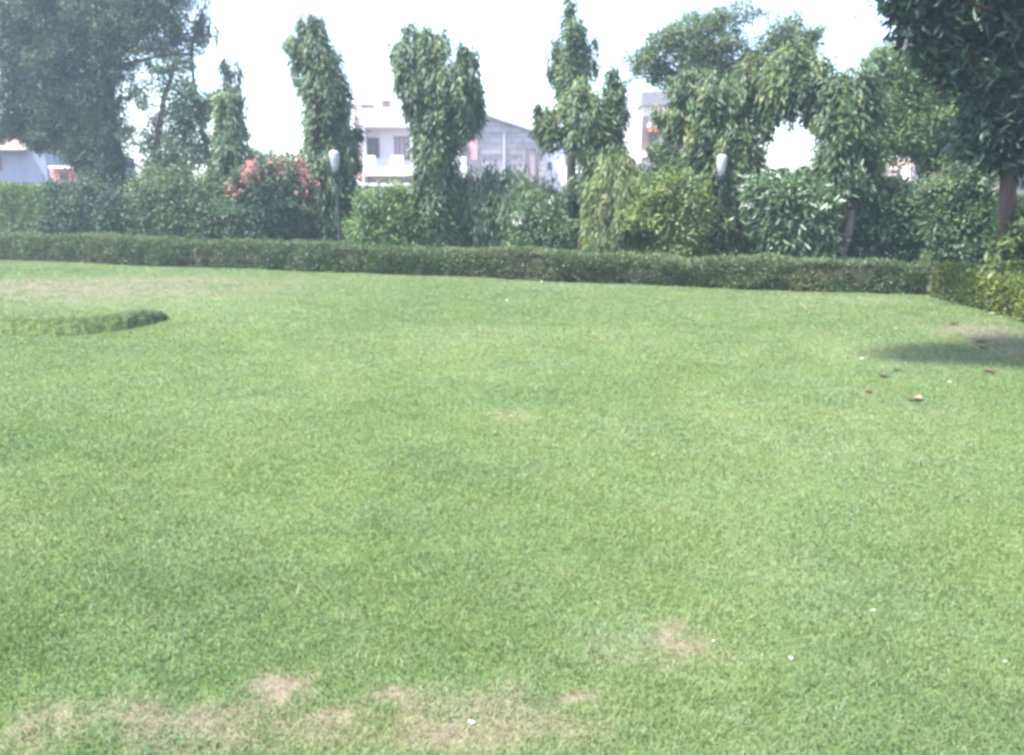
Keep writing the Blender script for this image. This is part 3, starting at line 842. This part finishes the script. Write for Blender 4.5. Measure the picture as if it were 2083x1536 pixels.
# ------------------------------------------------------------------ hedges
def hedge(name, label, path, h0, h1, thick, mat, nleaf, zlow=.04, leaf=(.03, .055), group=None, stems=True, wav=.03):
    """clipped hedge along path (front foot line); grows to the far side"""
    path = [np.array([p[0], p[1], 0.0]) for p in path]
    root = empty(name, tuple(path[0]), label, "hedge", group)
    a, b = path
    d = (b - a); Ln = np.linalg.norm(d); d = d / Ln
    n = np.array([-d[1], d[0], 0])
    if n @ (a) < 0:
        n = -n
    hh = lambda s: h0 + (h1 - h0) * s / Ln + wav * (math.sin(s * 1.3) + .7 * math.sin(s * 3.1 + 1) + .5 * math.sin(s * 7.7)) / 1.6
    # core
    seg = int(Ln / .25)
    core = MB()
    v, f = [], []
    ring = [(.07, zlow), (.04, .35), (.05, .75), (.14, .92), (.5, .95), (.86, .92), (.95, .6), (.93, zlow)]
    for i in range(seg + 1):
        s = Ln * i / seg
        H = hh(s)
        for q, z in ring:
            p = a + d * s + n * thick * (q + random.uniform(-.02, .02))
            v.append((p[0], p[1], z * H if z > .2 else z + random.uniform(-.03, .05)))
    R = len(ring)
    for i in range(seg):
        for k in range(R):
            k2 = (k + 1) % R
            f.append((i * R + k, (i + 1) * R + k, (i + 1) * R + k2, i * R + k2))
    f.append(tuple(range(R))); f.append(tuple(seg * R + k for k in range(R - 1, -1, -1)))
    core.add(v, f)
    core.build("twig_mass", M["hedge_core"], root, smooth=True)
    # leaves spread over front, top, back, ends
    s = RNG.uniform(0, Ln, nleaf)
    H = h0 + (h1 - h0) * s / Ln + wav * (np.sin(s * 1.3) + .7 * np.sin(s * 3.1 + 1) + .5 * np.sin(s * 7.7)) / 1.6
    u = RNG.random(nleaf)
    face = RNG.choice(4, nleaf, p=[.50, .34, .11, .05])
    q = np.where(face == 0, RNG.normal(.02, .022, nleaf), np.where(face == 1, u, np.where(face == 2, RNG.normal(.97, .02, nleaf), u)))
    z = np.where(face == 0, zlow + (H - zlow) * RNG.random(nleaf) ** .85, np.where(face == 1, H * RNG.normal(.975, .022, nleaf), zlow + (H - zlow) * RNG.random(nleaf)))
    s = np.where(face == 3, np.where(RNG.random(nleaf) < .5, RNG.normal(0, .02, nleaf), RNG.normal(Ln, .02, nleaf)), s)
    # rounded shoulders and lumps
    sh = np.clip((z / H - .8) / .2, 0, 1) ** 2
    q = np.where(face == 0, q + sh * .07, q)
    lump = (vnoise(s, z, .30, 21) - .5) * .16 + (vnoise(s, z, .1, 22) - .5) * .08
    q = np.where(face == 0, q + lump, q)
    z = z + np.where(face == 1, (vnoise(s, q * thick, .25, 23) - .5) * .05, 0)
    pos = a + d * s[:, None] + n * (q * thick)[:, None]
    shoot = (face == 1) & (RNG.random(nleaf) < .05) & (vnoise(s, q * 3, .25, 31) > .5)
    z = z + shoot * RNG.uniform(0, .09, nleaf)
    pos[:, 2] = z
    outv = np.where((face == 1)[:, None], np.array([0, 0, 1.0]), np.where((face == 2)[:, None], n, -n))
    ax = outv * .5 + RNG.normal(size=(nleaf, 3)) * .7 + np.array([0, 0, .25])
    br = vnoise(s, z, 1.1, 24) * .42 + vnoise(s, z, .22, 25) * .28 - .05
    t = np.clip(.08 + br + RNG.normal(.12, .16, nleaf), 0, 1)
    L = RNG.uniform(leaf[0], leaf[1], nleaf)
    k = pos[:, 2] > .03
    v, f, tt = leaf_arrays(pos[k], ax[k], L[k], (L * RNG.uniform(.4, .6, nleaf))[k], t[k])
    fast_mesh("leaves", v, f, {"tint": tt}, M[mat], root)
    if stems:
        sm = MB()
        for _ in range(int(Ln * 7)):
            s0 = random.uniform(0, Ln)
            p = a + d * s0 + n * thick * random.uniform(.06, .5)
            e = p + d * random.uniform(-.08, .08)
            sm.tube([(p[0], p[1], -.02), ((p[0] + e[0]) / 2 + .01, (p[1] + e[1]) / 2, .12), (e[0], e[1], .26)], [.011, .009, .007], 5)
        sm.build("stems", M["bark_pale"], root)
    return root


HA2 = HA - HD * 8
hedge("clipped_hedge", "long low clipped hedge along the far edge of the lawn", [HA2, HB - HD * .02], .68, .47, .66, "hedge", 120000, stems=False, wav=.045)
hedge("clipped_hedge", "short golden green hedge turning toward the camera at right", [RA + (0.0), np.array([RX(6.0), 6.0, 0])], .45, .50, .55, "hedge_gold", 36000, wav=.06, stems=False, leaf=(.032, .06))
wl, wr = pt(-330, 420, 3.0)[0], pt(97, 420, 3.0)[0]
hedge("clipped_hedge", "tall light green hedge at the far left behind the low hedge", [wl, wr], 1.72, 1.72, .8, "light", 26000, leaf=(.05, .1), stems=False)

# boundary wall behind the shrubs
bw = MB()
a, b = H0 + 5.2, H0 + 5.42
wa, wb = HN * a + HD * -17, HN * a + HD * 16
t_ = HN * .22
def wall_box(mb, p, q, t, z0, z1):
    v = [(c[0], c[1], z) for z in (z0, z1) for c in (p, q, q + t, p + t)]
    mb.add(v, [(3, 2, 1, 0), (4, 5, 6, 7), (0, 1, 5, 4), (1, 2, 6, 5), (2, 3, 7, 6), (3, 0, 4, 7)])
wroot = empty("boundary_wall", tuple(wa), "old brownish boundary wall behind the shrubs and trees", "wall")
wall_box(bw, wa, wb, t_, -.05, 1.5)
bw.build("wall", M["garden_wall"], wroot)
cp = MB()
wall_box(cp, wa - HN * .05, wb - HN * .05, HN * .32, 1.5, 1.58)
cp.build("coping", M["cement_trim"], wroot)

# ------------------------------------------------------------------ lamp posts
def lamp(px, ptop, pbot, off, tilt, label):
    top, sc = pt(px, ptop, off)
    bot, _ = pt(px, pbot, off)
    H, h = bot[2], top[2] - bot[2]
    foot = np.array([bot[0], bot[1], 0])
    r = empty("lamp_post", tuple(foot), label, "lamp post", "white globe lamp posts")
    m = MB(); m.lathe(foot[0], foot[1], [(.10, 0), (.10, .12), (.05, .16), (.035, .3), (.032, H - .22), (.06, H - .2), (.06, H - .17), (.035, H - .14)], 14)
    m.build("post", M["metal_dark"], r, smooth=False)
    m = MB(); m.lathe(foot[0], foot[1], [(.045, H - .14), (.10, H - .11), (.115, H - .02), (.10, H)], 18)
    hd = m.build("collar", M["metal_dark"], r)
    R = .5 * 21 * sc
    m = MB(); m.lathe(foot[0], foot[1], [(R * .62, H + .002), (R * .78, H + h * .12), (R * .95, H + h * .40), (R, H + h * .62), (R * .97, H + h * .8), (R * .85, H + h * .91), (R * .5, H + h * .975), (.02, H + h)], 24)
    g = m.build("lamp_shade", M["lamp_white"], r, smooth=True)
    m = MB(); m.lathe(foot[0], foot[1], [(.05, H + h * .985), (.05, H + h + .02), (.02, H + h + .05)], 12)
    m.build("cap", M["metal_dark"], r)
    r.rotation_euler = (0, tilt, 0)
    return r
lamp(686, 305, 346, 1.85, math.radians(-1.2), "tilted white lamp on a dark post before the leaning mast tree")
lamp(1467, 313, 354, 1.85, 0, "upright white lamp on a dark post before the mushroom shaped tree")

# ------------------------------------------------------------------ houses
def hx(px, Y, py=320): return at(px, py, Y)[0]
def hz(py, Y, px=1041): return at(px, py, Y)[2]
def pbox(mb, x0, x1, y0, y1, Y, depth, z0=None):
    mb.box(hx(x0, Y), hx(x1, Y), Y, Y + depth, hz(y1, Y) if z0 is None else z0, hz(y0, Y))
def part(name, mat, parent, *boxes, bevel=0):
    m = MB()
    for q in boxes: pbox(m, *q)
    return m.build(name, M[mat], parent, bevel=bevel)
def window(parent, x0, x1, y0, y1, Y, pane="glass", name="window", bars=1):
    """frame standing proud of the wall, pane set behind it"""
    m = MB()
    X0, X1, Z0, Z1 = hx(x0, Y), hx(x1, Y), hz(y1, Y), hz(y0, Y)
    t = .09
    m.box(X0, X0 + t, Y - .05, Y + .03, Z0, Z1); m.box(X1 - t, X1, Y - .05, Y + .03, Z0, Z1)
    m.box(X0 + t, X1 - t, Y - .05, Y + .03, Z0, Z0 + t); m.box(X0 + t, X1 - t, Y - .05, Y + .03, Z1 - t, Z1)
    for k in range(bars):
        xm = X0 + (X1 - X0) * (k + 1) / (bars + 1)
        m.box(xm - .03, xm + .03, Y - .04, Y + .02, Z0 + t, Z1 - t)
    w = m.build(name, M["frame"], parent)
    p = MB(); p.box(X0 + t, X1 - t, Y - .015, Y + .01, Z0 + t, Z1 - t)
    p.build("pane", M[pane], w)
    return w

Yh = 48.0
h1 = empty("white_house", (hx(790, Yh), Yh, 0), "white two storey house with a balcony and pinkish side wall", "house")
part("wall", "lilac_wall", h1, (740, 935, 250, 0, Yh + 1.6, 8, 0))
part("side_wall", "pink_wall", h1, (724, 739.5, 213, 0, Yh + .1, 9.4, 0))
part("parapet", "white_wall", h1, (733, 930, 221, 257, Yh, 9.2))
part("ledge", "brown_wall", h1, (718, 762, 211, 219.5, Yh + .2, 1.2))
part("pillar", "white_wall", h1, (739.8, 744, 257.3, 316, Yh + .15, .3))
part("pillar", "white_wall", h1, (836, 841, 257.3, 340, Yh + .15, .3))
bal = part("balcony", "white_wall", h1, (738, 763, 316, 352, Yh, .14), (795, 820, 316, 352, Yh, .14), (763, 795, 340, 352, Yh, .14), (820, 936, 338, 352, Yh, .14), (737, 937, 352.2, 357, Yh - .1, 1.7))
part("railing", "rail", bal, *[(763 + k * 4.2, 765 + k * 4.2, 324, 340, Yh + .05, .05) for k in range(8)], (763, 795, 322.5, 324, Yh + .04, .07))
part("lower_wall", "brown_wall", h1, (741, 934, 357.2, 0, Yh + .9, .65, 0))  # brown stands in for the shade under the balcony, put into the colour
part("canopy", "white_wall", h1, (712, 834, 372.5, 378, Yh - 1.0, 1.88))
window(h1, 745, 773, 280, 322, Yh + 1.57, name="door", bars=1)
window(h1, 803, 834, 278, 325, Yh + 1.57, pane="shutter", bars=2)
sh_ = part("stair_head", "white_wall", h1, (765, 850, 197, 220.8, Yh + 2, 3))
window(sh_, 780, 799, 204, 219, Yh + 1.97, name="vent", bars=3)
m = MB(); m.tube([(hx(722, Yh), Yh + .8, hz(211, Yh)), (hx(716, Yh), Yh + .8, hz(196, Yh))], [.03, .02], 6)
m.build("antenna", M["rail"], h1)

Yg = 46.5
h2 = empty("grey_house", (hx(1030, Yg), Yg, 0), "unpainted grey block house with a sloping gable roof", "house")
m = MB(); m.prism([(hx(948, Yg), 0), (hx(1110, Yg), 0), (hx(1110, Yg), hz(279, Yg)), (hx(990, Yg), hz(238, Yg)), (hx(948, Yg), hz(252, Yg))], Yg, Yg + 10)
m.build("wall", M["cement"], h2)
m = MB(); g = hz(0, Yg) - hz(5, Yg)
m.prism([(hx(944, Yg), hz(252, Yg)), (hx(990, Yg), hz(237.8, Yg)), (hx(1114, Yg), hz(279, Yg)), (hx(1114, Yg), hz(274, Yg)), (hx(990, Yg), hz(232.5, Yg)), (hx(944, Yg), hz(247, Yg))], Yg - .3, Yg + 10.2)
m.build("roof", M["cement_trim"], h2)
part("pillar", "pink_paint", h2, (957, 971, 262, 326, Yg - .1, .12))
part("pillar", "cement_trim", h2, (1063, 1068, 285, 0, Yg - .06, .08, 0))
part("drain_pipe", "rail", h2, (1023, 1028, 270, 0, Yg - .14, .14, 0))
part("beam", "cement_trim", h2, (975, 1062, 268, 271, Yg - .05, .07))
part("beam", "cement_trim", h2, (975, 1108, 312, 315, Yg - .05, .07))
window(h2, 1073, 1091, 304, 372, Yg - .03, pane="shutter", name="door", bars=0)
part("porch_wall", "white_wall", h2, (918, 948, 318, 0, Yg + .4, 3, 0))
window(h2, 940, 956, 297, 313, Yg - .12, bars=0)

Yw = 52.0
h4 = empty("white_block", (hx(1150, Yw), Yw, 0), "plain white rendered house partly hidden right of the grey house", "house")
part("wall", "white_wall", h4, (1106, 1172, 300, 0, Yw, 8, 0))
part("parapet", "white_wall", h4, (1104, 1174, 296, 300, Yw - .15, 8.3))
for x0, y0 in ((1114, 330), (1150, 320)):
    window(h4, x0, x0 + 9, y0, y0 + 16, Yw - .03, bars=0)

Yt = 40.0
h3 = empty("brown_house", (hx(1340, Yt), Yt, 0), "tall narrow house with grey roof box and orange awning", "house")
part("wall", "lilac_wall", h3, (1304, 1400, 214, 0, Yt + .5, 8, 0))
part("roof", "cement_trim", h3, (1302, 1404, 186, 214, Yt, 8.6))
part("pillar", "brown_wall", h3, (1304.5, 1318, 236, 306, Yt + .2, .29))
part("balcony", "white_wall", h3, (1302, 1334, 307, 320, Yt - .3, .78), (1334.2, 1400, 322, 328, Yt - .2, .68))
part("awning", "orange", h3, (1322, 1384, 258, 266, Yt - .6, 1.08))
part("awning_edge", "white_wall", h3, (1320, 1342, 250, 257.6, Yt - .6, 1.08))
window(h3, 1320, 1338, 267, 306, Yt + .47, name="door", bars=0)
window(h3, 1352, 1382, 270, 306, Yt + .47)
part("white_wing", "white_wall", h3, (1268, 1303.5, 190, 0, Yt + 1.5, 7, 0))

Yl = 34.0
h5 = empty("tiled_house", (hx(20, Yl), Yl, 0), "blue grey house with red clay roof at the left edge", "house")
part("wall", "blue_wall", h5, (-160, 92, 305, 0, Yl, 8, 0))
m = MB()
x0, x1, z0, z1 = hx(-180, Yl), hx(60, Yl), hz(303, Yl), hz(215, Yl)
m.add([(x0, Yl - .5, z0), (x1, Yl - .5, z0), (x1 - .4, Yl + 5, z1), (x0, Yl + 5, z1), (x0, Yl - .5, z0 - .12), (x1, Yl - .5, z0 - .12), (x1 - .4, Yl + 9, z0 - .12), (x0, Yl + 9, z0 - .12)],
      [(0, 1, 2, 3), (4, 5, 1, 0), (1, 5, 6, 2), (3, 2, 6, 7), (0, 3, 7, 4), (7, 6, 5, 4)])
m.build("roof", M["tile"], h5)
part("eave", "white_wall", h5, (-180, 62, 298, 304, Yl - .62, .1))
window(h5, -60, 0, 318, 346, Yl - .03, bars=2)
Yp = 30.0
h6 = empty("pink_hut", (hx(122, Yp), Yp, 0), "small pink painted hut seen beside the heavy dim trunk", "house")
part("wall", "pink_paint", h6, (98, 150, 343, 0, Yp, 3, 0))
part("roof", "white_wall", h6, (95, 153, 337, 343, Yp - .3, 3.5))
window(h6, 118, 132, 350, 366, Yp - .03, bars=0)

Yr = 30.0
h7 = empty("bungalow", (hx(1880, Yr), Yr, 0), "cream bungalow with a pale clay tiled roof behind the shrubs", "house")
part("wall", "cream_wall", h7, (1800, 2030, 352, 0, Yr, 7, 0))
part("porch_wall", "white_wall", h7, (1858, 1915, 338, 0, Yr - .8, .79, 0))
m = MB()
x0, x1, xa, xb = hx(1770, Yr), hx(2040, Yr), hx(1850, Yr), hx(1985, Yr)
z0, z1 = hz(378, Yr), hz(318, Yr)
m.add([(x0, Yr - .9, z0), (x1, Yr - .9, z0), (x1, Yr + 7.5, z0), (x0, Yr + 7.5, z0), (xa, Yr + 3, z1), (xb, Yr + 3, z1)],
      [(0, 1, 5, 4), (1, 2, 5), (2, 3, 4, 5), (3, 0, 4), (3, 2, 1, 0)])
m.build("roof", M["tile"], h7)
window(h7, 1935, 1975, 392, 425, Yr - .03)
Yq = 24.0
h8 = empty("pink_house", (hx(2100, Yq), Yq, 0), "pink house with an arched opening at the right edge", "house")
part("wall", "pink_wall", h8, (2056, 2330, 335, 0, Yq, 7, 0))
part("band", "frame", h8, (2054, 2332, 386, 400, Yq - .1, .1))
m = MB(); m.prism([(hx(2066, Yq), hz(384, Yq)), (hx(2104, Yq), hz(384, Yq))] + [(hx(2085 + 19 * math.cos(t), Yq), hz(364 - 19 * math.sin(t), Yq)) for t in np.linspace(0, math.pi, 12)], Yq - .04, Yq + .02)
m.build("arched_window", M["glass"], h8)
part("roof", "cement_trim", h8, (2050, 2340, 329, 335, Yq - .3, 7.6))

# ------------------------------------------------------------------ things lying on the lawn
def fallen(name, px, py, length, mat, label, cat, group, wide=.45, z=.03, curl=.35):
    p = gnd(px, py)
    g = relief(np.array([p[0]]), np.array([p[1]]))[0] + z
    m = MB()
    n = 8
    v, f = [], []
    ang = random.uniform(0, 6.28)
    ca, sa = math.cos(ang), math.sin(ang)
    for i in range(n + 1):
        t = i / n
        w = random.uniform(.8, 1.2) * length * wide * .5 * math.sin(math.pi * min(max(t, .02), .98)) ** .8
        x = (t - .5) * length
        zz = curl * length * (t - .5) ** 2 * 2
        for s, up in ((-1, .35), (0, 0), (1, .3)):
            v.append((p[0] + x * ca - s * w * sa, p[1] + x * sa + s * w * ca, g + zz + up * w))
    for i in range(n):
        for k in range(2):
            q = i * 3 + k
            f.append((q, q + 3, q + 4, q + 1))
    m.add(v, f)
    o = m.build(name, M[mat], smooth=True)
    c = Vector((p[0], p[1], g))
    o.data.transform(__import__("mathutils").Matrix.Translation(-c))
    o.location = c
    so = o.modifiers.new("thickness", "SOLIDIFY")
    so.thickness = .0015
    return tag(o, label, cat, group)


LG, PG = "dry leaves scattered on the right of the lawn", "white petals scattered on the lawn"
for px, py, s, mt, lab in [
    (1938, 668, .16, "dry_leaf", "dark fallen leaf nearest the golden hedge, alone on yellowish grass"),
    (1992, 703, .14, "dry_leaf", "dark fallen leaf in the shade, upper one of two on bare soil"),
    (2000, 716, .12, "dry_leaf", "dark fallen leaf in the shade, lower one of two on bare soil"),
    (2010, 764, .14, "dry_leaf", "dark fallen leaf at the near edge of the tree shade"),
    (1824, 762, .10, "dry_leaf", "brown fallen leaf on the yellowish patch, farthest of the open lawn cluster"),
    (1797, 776, .12, "dry_leaf", "brown curled leaf in the middle of the open lawn cluster"),
    (1764, 808, .09, "dry_leaf", "small blackish leaf, leftmost of the open lawn cluster"),
    (1850, 826, .08, "dry_leaf", "dark little leaf touching a larger tan leaf"),
    (1866, 825, .13, "tan_leaf", "large tan dry leaf, nearest to the camera of the cluster")]:
    fallen("fallen_leaf", px, py, s, mt, lab, "leaf", LG, .5, .045)
for px, py, s, lab in [
    (1775, 1255, .030, "round white petal on deep green grass at right"),
    (1450, 1320, .026, "white petal just right of the dry patch at lower middle"),
    (1607, 1355, .034, "cream elongated petal between the dry patch and right corner"),
    (2042, 1358, .032, "cream petal by the brown spot at the lower right edge"),
    (960, 1492, .040, "crumpled white petal at the bottom edge near bare soil"),
    (1931, 786, .07, "white petal on the lawn just right of the dry leaf cluster"),
    (1822, 676, .10, "pale petal on the lawn toward the golden hedge"),
    (1752, 738, .09, "pale petal on the yellowish patch behind the leaf cluster"),
    (2018, 646, .16, "white scrap against the foot of the golden hedge"),
    (1103, 580, .16, "long white scrap near the foot of the far hedge"),
    (1031, 618, .11, "white speck in mid lawn below the grey house"),
    (693, 548, .15, "upright white scrap at the gap under the far hedge")]:
    fallen("petal", px, py, s * .5, "petal_solid", lab, "petal", PG, random.uniform(.4, .8), .036 + .002 * s / .03, random.uniform(.05, .5))

# ------------------------------------------------------------------ light, sky, air
sun = bpy.data.lights.new("sun", "SUN")
sun.energy = 2.6
sun.angle = math.radians(4)
sun.color = (1, .95, .87)
so = bpy.data.objects.new("sun", sun)
COL.objects.link(so)
so.rotation_euler = sd.to_track_quat("Z", "Y").to_euler()
w = bpy.data.worlds.new("World")
scene.world = w
w.use_nodes = True
nt = w.node_tree
bg = nt.nodes["Background"]
sky = nt.nodes.new("ShaderNodeTexSky")
sky.sky_type = "NISHITA"
sky.sun_disc = False
sky.sun_elevation = EL
sky.sun_rotation = AZ
sky.air_density = 1.0
sky.dust_density = 1.6
sky.ozone_density = 1.0
nt.links.new(sky.outputs[0], bg.inputs["Color"])
bg.inputs["Strength"].default_value = 0.14

hm = bpy.data.materials.new("haze")
hm.use_nodes = True
ht = hm.node_tree
for n in list(ht.nodes): ht.nodes.remove(n)
ho = ht.nodes.new("ShaderNodeOutputMaterial")
pv = ht.nodes.new("ShaderNodeVolumePrincipled")
pv.inputs["Color"].default_value = (.80, .90, 1, 1)
pv.inputs["Density"].default_value = 0.0028
pv.inputs["Anisotropy"].default_value = 0.3
ht.links.new(pv.outputs[0], ho.inputs["Volume"])
hb = MB(); hb.box(-150, 150, -35, 150, -1.03, 11)  # volume added to lift the dark tones, standing in for lens flare
tag(hb.build("haze", hm), "thin pale haze volume added to lift the darks", "haze", kind="stuff")

scene.view_settings.view_transform = "Standard"
scene.view_settings.look = "None"
scene.view_settings.gamma = 1
scene.view_settings.exposure = 2.47
scene.cycles.filter_width = 3.2
scene.cycles.max_bounces = 6
scene.cycles.volume_bounces = 0
scene.cycles.use_denoising = True
scene.cycles.transparent_max_bounces = 4
